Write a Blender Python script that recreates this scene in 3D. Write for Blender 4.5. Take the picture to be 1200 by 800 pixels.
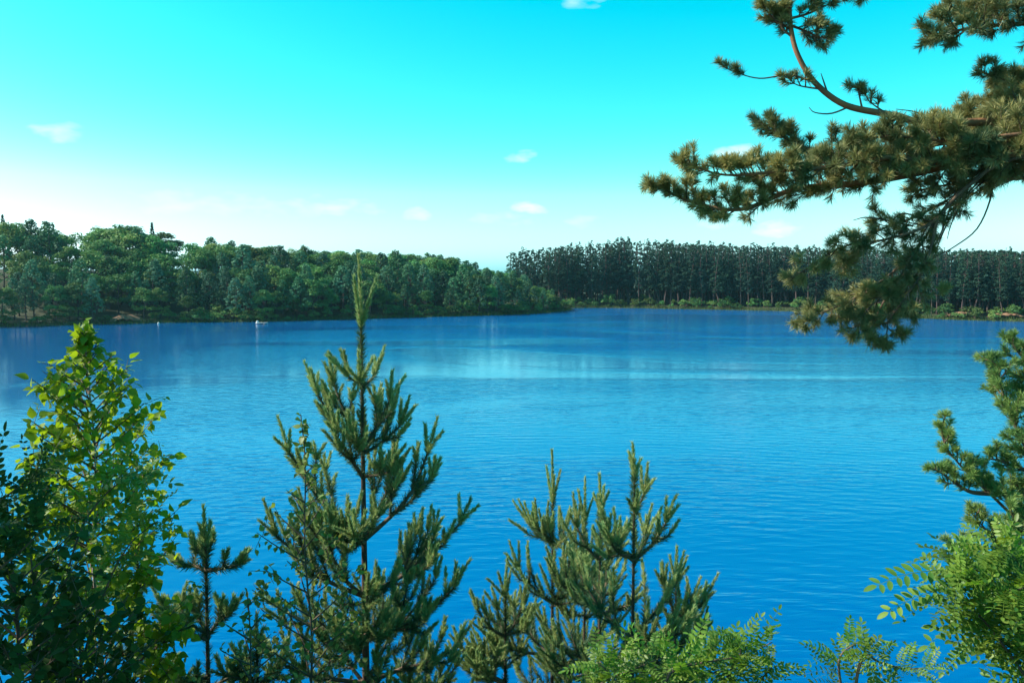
import bpy, math, random
import numpy as np
from mathutils import Vector, Matrix, Quaternion
for o in list(bpy.data.objects): bpy.data.objects.remove(o)
S = bpy.context.scene
COL = S.collection
R = math.radians

# ------------------------------------------------------------------ camera
CAM_H, F, HORIZON = 11.5, 1000.0, 320.0           # metres above the water, focal length in photo pixels, horizon row
PITCH = math.atan((400 - HORIZON) / F)
cd = bpy.data.cameras.new('camera'); cam = bpy.data.objects.new('camera', cd); COL.objects.link(cam)
cd.sensor_width = 36; cd.lens = F * 36 / 1200; cd.clip_start = 0.1; cd.clip_end = 6000
cam.location = (0, 0, CAM_H); cam.rotation_euler = (R(90) - PITCH, 0, 0)
S.camera = cam
S.render.resolution_x, S.render.resolution_y = 1024, 682

# ------------------------------------------------------------------ sky, sun, exposure
SUN_AZ, SUN_EL = R(-88), R(38)                     # azimuth from the view direction, towards the left
w = bpy.data.worlds.new('World'); S.world = w; w.use_nodes = True
nt = w.node_tree; N = nt.nodes; L = nt.links; N.clear()
def wn(t, **k):
    n = N.new(t)
    for a, b in k.items(): setattr(n, a, b)
    return n
def wmath(op, a, b=None, clamp=False):
    n = wn('ShaderNodeMath', operation=op, use_clamp=clamp)
    for i, v in enumerate((a, b)):
        if v is None: continue
        if isinstance(v, (int, float)): n.inputs[i].default_value = v
        else: L.new(v, n.inputs[i])
    return n.outputs[0]
sky = wn('ShaderNodeTexSky', sky_type='NISHITA', sun_disc=False, sun_elevation=SUN_EL, sun_rotation=SUN_AZ,
         altitude=0, air_density=1.0, dust_density=0.8, ozone_density=1.0)
sep = wn('ShaderNodeSeparateColor'); L.new(sky.outputs[0], sep.inputs[0])
# the photograph's strong colour processing, the same for every direction of the sky
ratio = wmath('DIVIDE', sep.outputs[0], wmath('MAXIMUM', sep.outputs[2], 0.001))
r_ = wmath('MAXIMUM', wmath('SUBTRACT', wmath('MULTIPLY', wmath('MULTIPLY', wmath('POWER', sep.outputs[0], 2.0), wmath('POWER', wmath('MINIMUM', ratio, 0.75), 1.5)), 0.22), 0.20), 0.0)
g_ = wmath('MULTIPLY', sep.outputs[1], 1.15)
b_ = wmath('MAXIMUM', sep.outputs[2], wmath('MULTIPLY', g_, 0.98))
r_ = wmath('MINIMUM', r_, wmath('MULTIPLY', g_, 0.95))
com = wn('ShaderNodeCombineColor')
L.new(r_, com.inputs[0]); L.new(g_, com.inputs[1]); L.new(b_, com.inputs[2])
# a few small fair-weather clouds at fixed directions
tc = wn('ShaderNodeTexCoord')
nz = wn('ShaderNodeTexNoise'); nz.inputs['Scale'].default_value = 34; nz.inputs['Detail'].default_value = 5
mp = wn('ShaderNodeMapping'); mp.inputs['Scale'].default_value = (1, 1, 2.6)
L.new(tc.outputs['Generated'], mp.inputs[0]); L.new(mp.outputs[0], nz.inputs[0])
def pixdir(px, py):
    u, v = (px - 600) / F, (400 - py) / F
    c, s = math.cos(PITCH), math.sin(PITCH)
    return Vector((u, c + v * s, -s + v * c))
total = None
for (px, py, rx, ry, a) in [(72,156,34,13,.55),(610,183,22,9,.6),(622,243,26,11,.9),(480,251,30,11,.7),(868,178,60,10,.75),
                            (910,268,30,11,.9),(385,244,80,16,.5),(590,256,50,10,.45),(690,258,34,10,.4),(835,262,40,9,.4),(682,3,30,8,.4),(250,240,120,18,.4)]:
    d = pixdir(px, py).normalized()
    rt = Vector((d.y, -d.x, 0)).normalized(); up = rt.cross(d)
    def dot(v):
        n = wn('ShaderNodeVectorMath', operation='DOT_PRODUCT'); L.new(tc.outputs['Generated'], n.inputs[0]); n.inputs[1].default_value = v
        return n.outputs['Value']
    ex = wmath('POWER', wmath('ABSOLUTE', wmath('MULTIPLY', dot(rt), F / rx)), 2)
    ey = wmath('POWER', wmath('ABSOLUTE', wmath('MULTIPLY', dot(up), F / ry)), 2)
    m = wmath('SUBTRACT', .62, wmath('ADD', ex, ey))
    m = wmath('ADD', m, wmath('MULTIPLY', wmath('SUBTRACT', nz.outputs[0], .5), 3.4))
    m = wmath('MULTIPLY', wmath('MULTIPLY', m, 0.8, True), a)
    m = wmath('MULTIPLY', m, wmath('GREATER_THAN', dot(d), 0.5))
    total = m if total is None else wmath('MAXIMUM', total, m)
mx = wn('ShaderNodeMix', data_type='RGBA'); L.new(total, mx.inputs['Factor'])
L.new(com.outputs[0], mx.inputs['A']); mx.inputs['B'].default_value = (4.7, 5.5, 5.9, 1)
bg = wn('ShaderNodeBackground'); bg.inputs['Strength'].default_value = 0.12
wo = wn('ShaderNodeOutputWorld'); L.new(mx.outputs['Result'], bg.inputs[0]); L.new(bg.outputs[0], wo.inputs[0])

sl = bpy.data.lights.new('sun', 'SUN'); sun = bpy.data.objects.new('sun', sl); COL.objects.link(sun)
sl.energy = 4.8; sl.angle = R(0.53); sl.color = (1.0, 0.93, 0.80)
SUN_V = Vector((math.sin(SUN_AZ) * math.cos(SUN_EL), math.cos(SUN_AZ) * math.cos(SUN_EL), math.sin(SUN_EL)))
sun.location = SUN_V * 60; sun.rotation_euler = SUN_V.to_track_quat('Z', 'Y').to_euler()
vs = S.view_settings; vs.view_transform = 'Standard'; vs.look = 'None'; vs.exposure = 1.0; vs.gamma = 1.0; vs.use_curve_mapping = False

# ------------------------------------------------------------------ helpers
def P(px, py, Y):                                   # the point at depth Y seen at a photo pixel
    d = pixdir(px, py); d = d * (Y / d.y)
    return Vector((d.x, d.y, d.z + CAM_H))
def proj(p):
    d = Vector(p) - Vector((0, 0, CAM_H)); c, s = math.cos(PITCH), math.sin(PITCH)
    z = d.y * c - d.z * s; v = d.y * s + d.z * c
    return 600 + F * d.x / z, 400 - F * v / z
def tag(o, label=None, cat=None, group=None, kind=None):
    if label: o['label'] = label
    if cat: o['category'] = cat
    if group: o['group'] = group
    if kind: o['kind'] = kind
    return o
def empty(name, loc, label, cat, group=None, rz=0, sc=None):
    o = bpy.data.objects.new(name, None); COL.objects.link(o); o.location = loc; o.rotation_euler = (0, 0, rz)
    o.empty_display_size = 0.2
    if sc is not None: o.scale = sc
    return tag(o, label, cat, group)
def link(name, mesh, parent=None, mat=None):
    o = bpy.data.objects.new(name, mesh); COL.objects.link(o)
    if parent is not None: o.parent = parent
    if mat is not None and not mesh.materials: mesh.materials.append(mat)
    return o
class MB:                                           # collects triangles / quads into one mesh
    def __init__(s): s.V = []; s.F = []; s.n = 0; s.M = []; s.smooth = []
    def add(s, V, Fc, mi=0, smooth=False):
        V = np.asarray(V, float); Fc = np.asarray(Fc, int)
        if len(Fc) == 0: return
        s.V.append(V); s.F.append(Fc + s.n); s.M.append(np.full(len(Fc), mi)); s.n += len(V)
        s.smooth.append(np.full(len(Fc), smooth))
    def tube(s, pts, rad, sides=6, mi=0):
        pts = np.asarray([tuple(p) for p in pts], float); rad = np.asarray(rad, float); k = len(pts)
        T = np.gradient(pts, axis=0); T /= np.linalg.norm(T, axis=1)[:, None] + 1e-9
        a = np.array([0.31, 0.55, 0.77]) if abs(T[0] @ np.array([.31, .55, .77])) < .9 else np.array([1., 0, 0])
        U = np.cross(T, a); U /= np.linalg.norm(U, axis=1)[:, None]; W = np.cross(T, U)
        th = np.linspace(0, 2 * np.pi, sides, endpoint=False)
        V = (pts[:, None] + rad[:, None, None] * (np.cos(th)[None, :, None] * U[:, None] + np.sin(th)[None, :, None] * W[:, None])).reshape(-1, 3)
        i = np.arange(k - 1)[:, None]; j = np.arange(sides)[None]; j2 = (j + 1) % sides
        Fc = np.stack([i * sides + j, i * sides + j2, (i + 1) * sides + j2, (i + 1) * sides + j], -1).reshape(-1, 4)
        s.add(V, Fc, mi, True)
        s.add(pts[-1:] + T[-1:] * rad[-1], np.zeros((0, 3), int))
    def mesh(s, name, mats=()):
        me = bpy.data.meshes.new(name)
        if s.n:
            V = np.concatenate(s.V); fs = []; 
            loops = np.concatenate([f.ravel() for f in s.F]); sizes = np.concatenate([np.full(len(f), f.shape[1]) for f in s.F])
            me.vertices.add(len(V)); me.vertices.foreach_set('co', V.ravel())
            me.loops.add(len(loops)); me.loops.foreach_set('vertex_index', loops)
            me.polygons.add(len(sizes)); st = np.concatenate([[0], np.cumsum(sizes)[:-1]])
            me.polygons.foreach_set('loop_start', st)
            me.polygons.foreach_set('material_index', np.concatenate(s.M))
            me.polygons.foreach_set('use_smooth', np.concatenate(s.smooth))
            me.update(calc_edges=True)
        for m in mats: me.materials.append(m)
        return me
def unit(v): return v / (np.linalg.norm(v, axis=-1, keepdims=True) + 1e-9)
def bez(a, b, c, n):
    return [a * (1 - t) ** 2 + b * 2 * t * (1 - t) + c * t * t for t in [i / (n - 1) for i in range(n)]]
def smooth_path(pts, sub=5):                        # Catmull-Rom through the points
    pts = [Vector(p) for p in pts]; q = [pts[0] * 2 - pts[1]] + pts + [pts[-1] * 2 - pts[-2]]; out = []
    for i in range(1, len(q) - 2):
        for k in range(sub):
            t = k / sub; a, b, c, d = q[i - 1], q[i], q[i + 1], q[i + 2]
            out.append(0.5 * ((2 * b) + (c - a) * t + (2 * a - 5 * b + 4 * c - d) * t * t + (3 * b - a - 3 * c + d) * t ** 3))
    return out + [pts[-1]]

# ------------------------------------------------------------------ materials
def mat(name, c1, c2=None, scale=5.0, rough=.6, transl=0.0, rnd=0.0, spec=.3, bump=0.0, tcol=None, coord='Object', stretch=(1,1,1)):
    m = bpy.data.materials.new(name); m.use_nodes = True; t = m.node_tree; n = t.nodes; l = t.links
    b = n['Principled BSDF']; out = n['Material Output']
    b.inputs['Roughness'].default_value = rough; b.inputs['Specular IOR Level'].default_value = spec
    c2 = c2 or c1
    co = n.new('ShaderNodeTexCoord'); mpp = n.new('ShaderNodeMapping'); mpp.inputs['Scale'].default_value = stretch
    l.new(co.outputs[coord], mpp.inputs[0])
    no = n.new('ShaderNodeTexNoise'); no.inputs['Scale'].default_value = scale; no.inputs['Detail'].default_value = 4
    l.new(mpp.outputs[0], no.inputs[0])
    rp = n.new('ShaderNodeMapRange'); rp.inputs[1].default_value = .3; rp.inputs[2].default_value = .7
    l.new(no.outputs[0], rp.inputs[0])
    mixc = n.new('ShaderNodeMix'); mixc.data_type = 'RGBA'
    mixc.inputs['A'].default_value = (*c1, 1); mixc.inputs['B'].default_value = (*c2, 1); l.new(rp.outputs[0], mixc.inputs['Factor'])
    col = mixc.outputs['Result']
    if rnd:
        oi = n.new('ShaderNodeObjectInfo'); hs = n.new('ShaderNodeHueSaturation')
        a = n.new('ShaderNodeMapRange'); a.inputs[3].default_value = 1 - rnd; a.inputs[4].default_value = 1 + rnd
        l.new(oi.outputs['Random'], a.inputs[0]); l.new(a.outputs[0], hs.inputs['Value'])
        h2 = n.new('ShaderNodeMath'); h2.operation = 'MULTIPLY'; h2.inputs[1].default_value = 7.31; l.new(oi.outputs['Random'], h2.inputs[0])
        h3 = n.new('ShaderNodeMath'); h3.operation = 'FRACT'; l.new(h2.outputs[0], h3.inputs[0])
        h = n.new('ShaderNodeMapRange'); h.inputs[3].default_value = .5 - rnd * .07; h.inputs[4].default_value = .5 + rnd * .07
        l.new(h3.outputs[0], h.inputs[0]); l.new(h.outputs[0], hs.inputs['Hue'])
        l.new(col, hs.inputs['Color']); col = hs.outputs[0]
    l.new(col, b.inputs['Base Color'])
    if bump:
        bp = n.new('ShaderNodeBump'); bp.inputs['Strength'].default_value = bump; bp.inputs['Distance'].default_value = .02
        l.new(no.outputs[0], bp.inputs['Height']); l.new(bp.outputs[0], b.inputs['Normal'])
    if transl:
        tr = n.new('ShaderNodeBsdfTranslucent'); ms = n.new('ShaderNodeMixShader'); ms.inputs[0].default_value = transl
        if tcol:
            g = n.new('ShaderNodeMix'); g.data_type = 'RGBA'; g.blend_type = 'MULTIPLY'; g.inputs['Factor'].default_value = 1
            l.new(col, g.inputs['A']); g.inputs['B'].default_value = (*tcol, 1); l.new(g.outputs['Result'], tr.inputs[0])
        else: l.new(col, tr.inputs[0])
        l.new(b.outputs[0], ms.inputs[1]); l.new(tr.outputs[0], ms.inputs[2]); l.new(ms.outputs[0], out.inputs[0])
    return m
M = {}
M['ground'] = mat('ground', (.02, .034, .014), (.042, .044, .02), .35, .95, bump=.6)
M['sand'] = mat('sand', (.27, .15, .085), (.14, .075, .05), .6, .95, bump=.5)
M['grass'] = mat('grass', (.05, .10, .025), (.09, .12, .03), .2, .8, transl=.3)
M['bark'] = mat('bark', (.09, .055, .04), (.035, .022, .018), 18, .9, bump=.9, stretch=(1, 1, .3))
M['bark_orange'] = mat('bark_orange', (.30, .13, .06), (.12, .07, .045), 9, .85, bump=.8, stretch=(1, 1, .5))
M['twig'] = mat('twig', (.16, .105, .07), (.06, .04, .03), 22, .85)
M['far_bark'] = mat('far_bark', (.085, .055, .05), (.045, .033, .032), .5, .95, rnd=.3)
M['birch_bark'] = mat('birch_bark', (.55, .53, .48), (.08, .07, .06), 9, .8, stretch=(1, 1, 3))
M['old_needles'] = mat('old_needles', (.045, .105, .050), (.10, .165, .055), 4, .5, transl=.22, spec=.35)
M['new_needles'] = mat('new_needles', (.24, .35, .13), (.36, .40, .15), 9, .5, transl=.28, rnd=.18, spec=.35)
M['candle'] = mat('candle', (.34, .24, .11), (.24, .20, .08), 12, .7)
M['tuft'] = mat('tuft', (.065, .115, .055), (.34, .30, .10), 3.0, .5, transl=.18, spec=.4)
M['bright_tuft'] = mat('bright_tuft', (.085, .20, .06), (.24, .33, .08), 3.5, .5, transl=.25, spec=.4)
M['birch_leaf'] = mat('birch_leaf', (.085, .18, .018), (.18, .28, .022), 6, .5, transl=.45, rnd=.35, spec=.22, tcol=(1.9, 1.8, .5))
M['olive_leaf'] = mat('olive_leaf', (.09, .16, .04), (.18, .22, .06), 6, .5, transl=.35, rnd=.3, spec=.3, tcol=(1.4, 1.4, .6))
M['locust_leaf'] = mat('locust_leaf', (.07, .16, .022), (.15, .24, .04), 7, .45, transl=.4, rnd=.3, spec=.3, tcol=(1.5, 1.5, .5))
M['shaded_leaf'] = mat('shaded_leaf', (.022, .055, .012), (.045, .085, .016), 6, .6, transl=.3, rnd=.3, spec=.12)  # leaf colour darkened to carry the shade of the lower left corner
M['far_broad'] = mat('far_broad', (.045, .130, .045), (.135, .215, .045), .18, .7, transl=.25, rnd=.55, spec=.15)
M['far_young'] = mat('far_young', (.035, .125, .075), (.08, .175, .075), .2, .7, transl=.2, rnd=.42, spec=.15)
M['far_pine'] = mat('far_pine', (.014, .042, .034), (.028, .065, .038), .2, .8, transl=.12, rnd=.25, spec=.1)
M['far_spruce'] = mat('far_spruce', (.02, .055, .04), (.03, .07, .04), .2, .8, transl=.1, rnd=.2, spec=.1)
M['boat'] = mat('boat', (.42, .44, .45), (.35, .37, .39), 2, .45)
M['boat_dark'] = mat('boat_dark', (.10, .17, .22), (.07, .11, .15), 2, .5)
M['wood'] = mat('wood', (.35, .24, .14), (.25, .16, .09), 4, .6)

# ------------------------------------------------------------------ lake outline and terrain
far_px = [(-60,386),(0,383),(60,381.5),(110,380),(200,378),(300,377),(400,374),(480,372),(560,370),(620,368),(655,365.2),(672,362.6),
          (668,361.0),(700,360.8),(740,361),(800,362.3),(860,363.3),(920,364.6),(960,366),(1010,369),(1060,372.3),(1120,375),(1200,377),(1260,379)]
def on_water(px, py):
    d = pixdir(px, py); t = CAM_H / -d.z
    return (d.x * t, d.y * t)
SHORE = [on_water(*p) for p in far_px]
LAKE = np.array([(-150, 140), (-158, 90), (-140, 45), (-90, 22), (-45, 19)][::-1] + [(-150, 160)] + SHORE +
                [(160, 150), (165, 90), (140, 45), (90, 23), (45, 19.5), (20, 18.5), (0, 18.5), (-20, 18.5)])
def seg_dist(X, Y, poly):
    best = np.full(X.shape, 1e9); ins = np.zeros(X.shape, bool); n = len(poly)
    for i in range(n):
        a, b = poly[i], poly[(i + 1) % n]; e = b - a
        t = np.clip(((X - a[0]) * e[0] + (Y - a[1]) * e[1]) / (e @ e + 1e-9), 0, 1)
        best = np.minimum(best, np.hypot(X - a[0] - t * e[0], Y - a[1] - t * e[1]))
        c = ((a[1] > Y) != (b[1] > Y)) & (X < (b[0] - a[0]) * (Y - a[1]) / (b[1] - a[1] + 1e-12) + a[0]); ins ^= c
    return best, ins
def sst(a, b, x): t = np.clip((x - a) / (b - a), 0, 1); return t * t * (3 - 2 * t)
def height(X, Y):
    X = np.asarray(X, float); Y = np.asarray(Y, float)
    d, ins = seg_dist(X, Y, LAKE)
    u = np.where(Y > 30, X / np.maximum(Y, 30), 0)
    amp = np.interp(u, [-.9, -.5, -.3, -.12, -.03, .05, .9], [12.5, 11.5, 8.5, 5, 2.2, 1.0, 1.6])
    farh = 0.9 * sst(0, 3.5, d) + amp * sst(2, 55, d)
    near = np.minimum(9.9, .58 * d) - .0 * d
    near = near + .12 * np.sin(X * 1.3 + Y * .7) * sst(2, 8, d) * (np.hypot(X, Y) > 1.5)
    k = sst(40, 80, Y)
    h = near * (1 - k) + farh * k
    h += .25 * np.sin(X * .21 + 1.1) * np.sin(Y * .17) * sst(3, 20, d) * k
    return np.where(ins, -np.minimum(.35 * d, 4) - .02, h)
def hgt(x, y): return float(height(np.array([x]), np.array([y]))[0])
ax = np.unique(np.concatenate([np.arange(-30, 30.1, 1.0), np.arange(-240, 240.1, 4.0), np.array([-2500, -1500, -900, -600, -400, -300, 300, 400, 600, 900, 1500, 2500])]).round(2))
ay = np.unique(np.concatenate([np.arange(-14, 40.1, 1.0), np.arange(-40, 390, 4.0), np.array([-800, -400, -200, -100, -60, 430, 500, 700, 1000, 1600, 3000])]).round(2))
GX, GY = np.meshgrid(ax, ay); GZ = height(GX, GY)
mb = MB(); ni, nj = GX.shape
ii, jj = np.meshgrid(np.arange(ni - 1), np.arange(nj - 1), indexing='ij')
Q = np.stack([ii * nj + jj, ii * nj + jj + 1, (ii + 1) * nj + jj + 1, (ii + 1) * nj + jj], -1).reshape(-1, 4)
mb.add(np.stack([GX, GY, GZ], -1).reshape(-1, 3), Q, 0, True)
ground = tag(link('ground', mb.mesh('ground'), None, M['ground']), kind='structure', label='dark wooded ground rising from the lake on every side')

# ------------------------------------------------------------------ water
wm = bpy.data.materials.new('lake_water'); wm.use_nodes = True
t = wm.node_tree; n = t.nodes; l = t.links; b = n['Principled BSDF']
b.inputs['Base Color'].default_value = (0.0, 0.080, 0.25, 1); b.inputs['Roughness'].default_value = .09; b.inputs['IOR'].default_value = 1.38
co = n.new('ShaderNodeTexCoord')
def noise(scale, stretch, detail=3, dist=0.0, rot=0):
    mpn = n.new('ShaderNodeMapping'); mpn.inputs['Scale'].default_value = stretch; mpn.inputs['Rotation'].default_value = (0, 0, rot)
    l.new(co.outputs['Object'], mpn.inputs[0])
    no = n.new('ShaderNodeTexNoise'); no.inputs['Scale'].default_value = scale; no.inputs['Detail'].default_value = detail
    no.inputs['Distortion'].default_value = dist
    l.new(mpn.outputs[0], no.inputs[0]); return no.outputs[0]
def mth(op, a, c, clamp=False):
    q = n.new('ShaderNodeMath'); q.operation = op; q.use_clamp = clamp
    for i, v in enumerate((a, c)):
        if isinstance(v, (int, float)): q.inputs[i].default_value = v
        else: l.new(v, q.inputs[i])
    return q.outputs[0]
swell = noise(2.0, (.30, .95, 1), 2, .4, .10)         # wind ripples a metre or so apart
fine = noise(6.0, (.45, 1.0, 1), 3, .2, -.12)
wv = n.new('ShaderNodeTexWave'); wv.wave_type = 'RINGS'; wv.rings_direction = 'SPHERICAL'
mpw = n.new('ShaderNodeMapping'); mpw.inputs['Location'].default_value = (-6.0, -21.0, 0); l.new(co.outputs['Object'], mpw.inputs[0])
l.new(mpw.outputs[0], wv.inputs[0]); wv.inputs['Scale'].default_value = .30; wv.inputs['Distortion'].default_value = 3.0
wv.inputs['Detail'].default_value = 2; wv.inputs['Detail Scale'].default_value = .4
patch = noise(.026, (.42, 1.0, 1), 4, 1.2, .10)        # slicks and cat's paws
rp = n.new('ShaderNodeMapRange'); rp.inputs[1].default_value = .42; rp.inputs[2].default_value = .58; rp.inputs[3].default_value = .16; rp.inputs[4].default_value = 1.15
l.new(patch, rp.inputs[0])
hh = mth('ADD', mth('MULTIPLY', swell, .75), mth('ADD', mth('MULTIPLY', fine, .16), mth('MULTIPLY', wv.outputs[1], .10)))
sx = n.new('ShaderNodeSeparateXYZ'); l.new(co.outputs['Object'], sx.inputs[0])   # calm water in the lee of the left hill
lee = mth('MULTIPLY', mth('DIVIDE', mth('SUBTRACT', 0, sx.outputs[0]), 50, True), mth('DIVIDE', mth('SUBTRACT', sx.outputs[1], 35), 50, True))
hh = mth('MULTIPLY', mth('MULTIPLY', hh, rp.outputs[0]), mth('SUBTRACT', 1, mth('MULTIPLY', lee, .66)))
fetch = mth('ADD', 1, mth('MULTIPLY', mth('DIVIDE', mth('SUBTRACT', sx.outputs[1], 108), 50, True), mth('MULTIPLY', mth('SUBTRACT', 1.15, lee), 9.0)))
hh = mth('MULTIPLY', hh, fetch)                          # more wind on the open far water
bp = n.new('ShaderNodeBump'); bp.inputs['Strength'].default_value = 1.0; bp.inputs['Distance'].default_value = .075; b.inputs['Specular Tint'].default_value = (.45, .9, 1, 1)
l.new(hh, bp.inputs['Height']); l.new(bp.outputs[0], b.inputs['Normal'])
mb = MB(); gx = np.linspace(-230, 230, 24); gy = np.linspace(5, 330, 24); A, B = np.meshgrid(gx, gy)
ii, jj = np.meshgrid(np.arange(23), np.arange(23), indexing='ij')
mb.add(np.stack([A, B, A * 0], -1).reshape(-1, 3), np.stack([ii * 24 + jj, ii * 24 + jj + 1, (ii + 1) * 24 + jj + 1, (ii + 1) * 24 + jj], -1).reshape(-1, 4), 0, True)
tag(link('lake_water', mb.mesh('lake_water'), None, wm), kind='structure', label='deep blue rippled lake water')

# ------------------------------------------------------------------ far forest prototypes
rs = np.random.RandomState(11); rd = random.Random(5)
def leaf_quads(mbx, C, size, rs, out=None, bias=.5, mi=0):
    n = len(C); nr = unit(rs.normal(size=(n, 3)))
    if out is not None: nr = unit(nr * (1 - bias) + unit(out) * bias)
    a = unit(np.cross(nr, rs.normal(size=(n, 3)))); c = np.cross(nr, a)
    s1 = (size * (.6 + .8 * rs.rand(n)))[:, None] * .5; s2 = s1 * (.5 + .5 * rs.rand(n))[:, None]
    V = np.stack([C - a * s1, C - c * s2, C + a * s1, C + c * s2], 1).reshape(-1, 3)
    mbx.add(V, np.arange(n * 4).reshape(-1, 4), mi)
def lobes(mbx, centers, radii, per, size, rs, flat=.75):
    for c, r in zip(centers, radii):
        k = max(6, int(per * r * r)); d = unit(rs.normal(size=(k, 3))); d[:, 2] = np.where(d[:, 2] < -.35, -d[:, 2], d[:, 2])
        rr = r * (.55 + .5 * rs.rand(k))[:, None]
        leaf_quads(mbx, np.asarray(c) + d * rr * np.array([1, 1, flat]), size, rs, d, .55)
def trunk_mesh(name, h, r, rs, m, limbs=()):
    mbx = MB(); k = 7; z = np.linspace(-.6, h, k)
    off = np.cumsum(rs.normal(0, .012 * h, (k, 2)), 0); off[:2] = 0
    mbx.tube(np.column_stack([off, z]), r * np.linspace(1.15, .25, k), 6)
    for (z0, dx, dy, dz, rr) in limbs:
        i = min(k - 1, max(0, int(round((z0 + .6) / (h + .6) * (k - 1))))); p = np.array([off[i, 0], off[i, 1], z[i]])
        mbx.tube([p, p + np.array([dx, dy, dz]) * .5 + np.array([0, 0, .1]), p + np.array([dx, dy, dz])], [rr, rr * .7, rr * .3], 4)
    return mbx.mesh(name, [m]), off, z
PROTO = {'broad': [], 'young': [], 'tall': [], 'spruce': [], 'bush': []}
for v in range(5):                                    # round broadleaf, 12 m
    h, r = 12.0, 3.3 + .5 * rs.rand(); lim = []; cs = []; ra = []
    for i in range(34):
        d = unit(rs.normal(size=3)); d[2] = abs(d[2]) * 1.0 - .25 * rs.rand()
        f = (.35 + .65 * rs.rand() ** .5)
        c = np.array([d[0] * r * f, d[1] * r * f, 6.6 + d[2] * 4.3 * f]); cs.append(c); ra.append(.85 + .75 * rs.rand())
        if i < 9: lim.append((3.0 + 3 * rs.rand(), c[0] * .8, c[1] * .8, 1.5 + rs.rand(), .09))
    for i in range(8): a = i * .8; cs.append(np.array([math.cos(a) * r * .8, math.sin(a) * r * .8, 3.0 + rs.rand()])); ra.append(1.2)
    tm = trunk_mesh('trunk', 9, .2, rs, M['far_bark'], lim)[0]
    c = MB(); lobes(c, cs, ra, 52, .40, rs); PROTO['broad'].append((tm, c.mesh('crown', [M['far_broad']]), 12.0))
for v in range(5):                                    # bushy young pine, 11 m
    h = 11.0; cs = []; ra = []; lim = []
    for i in range(52):
        z = 1.6 + 9.0 * (i / 51) ** .9; rr = 2.5 * (1 - ((z - 1.6) / 9.6) ** 1.5) * (.75 + .35 * rs.rand()) + .12; a = i * 2.4 + rs.rand()
        cs.append(np.array([math.cos(a) * rr, math.sin(a) * rr, z + .25 * rr])); ra.append(.45 + .42 * rs.rand() * (1.2 - z / 12))
        if i % 3 == 0: lim.append((z, math.cos(a) * rr, math.sin(a) * rr, .3 * rr, .05))
    tm = trunk_mesh('trunk', 10.6, .16, rs, M['far_bark'], lim)[0]
    c = MB(); lobes(c, cs, ra, 95, .34, rs, .9); PROTO['young'].append((tm, c.mesh('crown', [M['far_young']]), 11.0))
for v in range(6):                                    # tall forest pine, 19 m
    h = 19.0; cs = []; ra = []; lim = []
    for i in range(54):
        z = 4.8 + 13.9 * (i / 53); rr = 1.9 * (1 - (max(0, z - 9.5) / 9.6) ** 1.7) * (.45 + .65 * rs.rand()) * (1 if z > 9 else .7) + .1; a = i * 2.4 + rs.rand() * 1.5
        cs.append(np.array([math.cos(a) * rr, math.sin(a) * rr, z + .15 * rr])); ra.append((.5 + .45 * rs.rand()) * (1.15 - max(0, z - 9.5) / 13))
        if i % 2 == 0: lim.append((z, math.cos(a) * rr, math.sin(a) * rr, .2, .05))
    for i in range(7):
        a = rs.rand() * 6.3; lim.append((4 + 5 * rs.rand(), math.cos(a) * 1.1, math.sin(a) * 1.1, -.15, .03))
    tm = trunk_mesh('trunk', 18.4, .21, rs, M['far_bark'], lim)[0]
    c = MB(); lobes(c, cs, ra, 80, .36, rs, .7); PROTO['tall'].append((tm, c.mesh('crown', [M['far_pine']]), 19.0))
for v in range(2):                                    # spruce, 16 m
    cs = []; ra = []
    for i in range(80):
        z = 1.5 + 14.2 * i / 79; rr = 2.6 * (1 - (z - 1.5) / 14.4) * (.7 + .4 * rs.rand()) + .05; a = i * 2.4
        cs.append(np.array([math.cos(a) * rr, math.sin(a) * rr, z - .15 * rr])); ra.append(.3 + .4 * (1 - z / 16))
    tm = trunk_mesh('trunk', 15.9, .2, rs, M['far_bark'])[0]
    c = MB(); lobes(c, cs, ra, 300, .34, rs, .6); PROTO['spruce'].append((tm, c.mesh('crown', [M['far_spruce']]), 16.0))
for v in range(4):                                    # lakeside bush, 2.5 m
    cs = []; ra = []; lim = []
    for i in range(12):
        a = rs.rand() * 6.3; q = 1.3 * rs.rand() ** .5
        cs.append(np.array([math.cos(a) * q, math.sin(a) * q, .5 + 1.4 * rs.rand() * (1 - .3 * q)])); ra.append(.45 + .3 * rs.rand())
        if i < 5: lim.append((.1, math.cos(a) * q, math.sin(a) * q, 1.2, .03))
    tm = trunk_mesh('stem', 1.2, .05, rs, M['far_bark'], lim)[0]
    c = MB(); lobes(c, cs, ra, 90, .28, rs); PROTO['bush'].append((tm, c.mesh('foliage', [M['far_broad']]), 2.5))
NAME = {'broad': 'broadleaf_tree', 'young': 'young_pine_tree', 'tall': 'pine_tree', 'spruce': 'spruce_tree', 'bush': 'shore_bush'}
def plant_far(kind, x, y, h, label, group, rnd, wide=1.0, z=None, trunkmat=None):
    tm, cm, hh = rnd.choice(PROTO[kind]); s = h / hh
    t = empty(NAME[kind], (x, y, hgt(x, y) if z is None else z), label, 'bush' if kind == 'bush' else 'tree', group, rnd.uniform(0, 6.28), (s * wide, s * wide, s))
    link('stem' if kind == 'bush' else 'trunk', tm, t); link('foliage' if kind == 'bush' else 'crown', cm, t)
    return t
SKY_L = [(-80,252),(0,254),(60,261),(100,262),(130,256),(160,262),(200,270),(250,279),(300,284),(350,286),(400,289),(440,292),(480,295),(530,297),(550,305),(575,311),(600,316),(640,335),(665,350)]
SKY_R = [(585,302),(592,297),(610,291),(640,289),(700,283),(740,279),(780,282),(850,285),(960,288),(1060,291),(1200,291),(1280,291)]
def sky_at(prof, px): return float(np.interp(px, [p[0] for p in prof], [p[1] for p in prof]))
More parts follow.
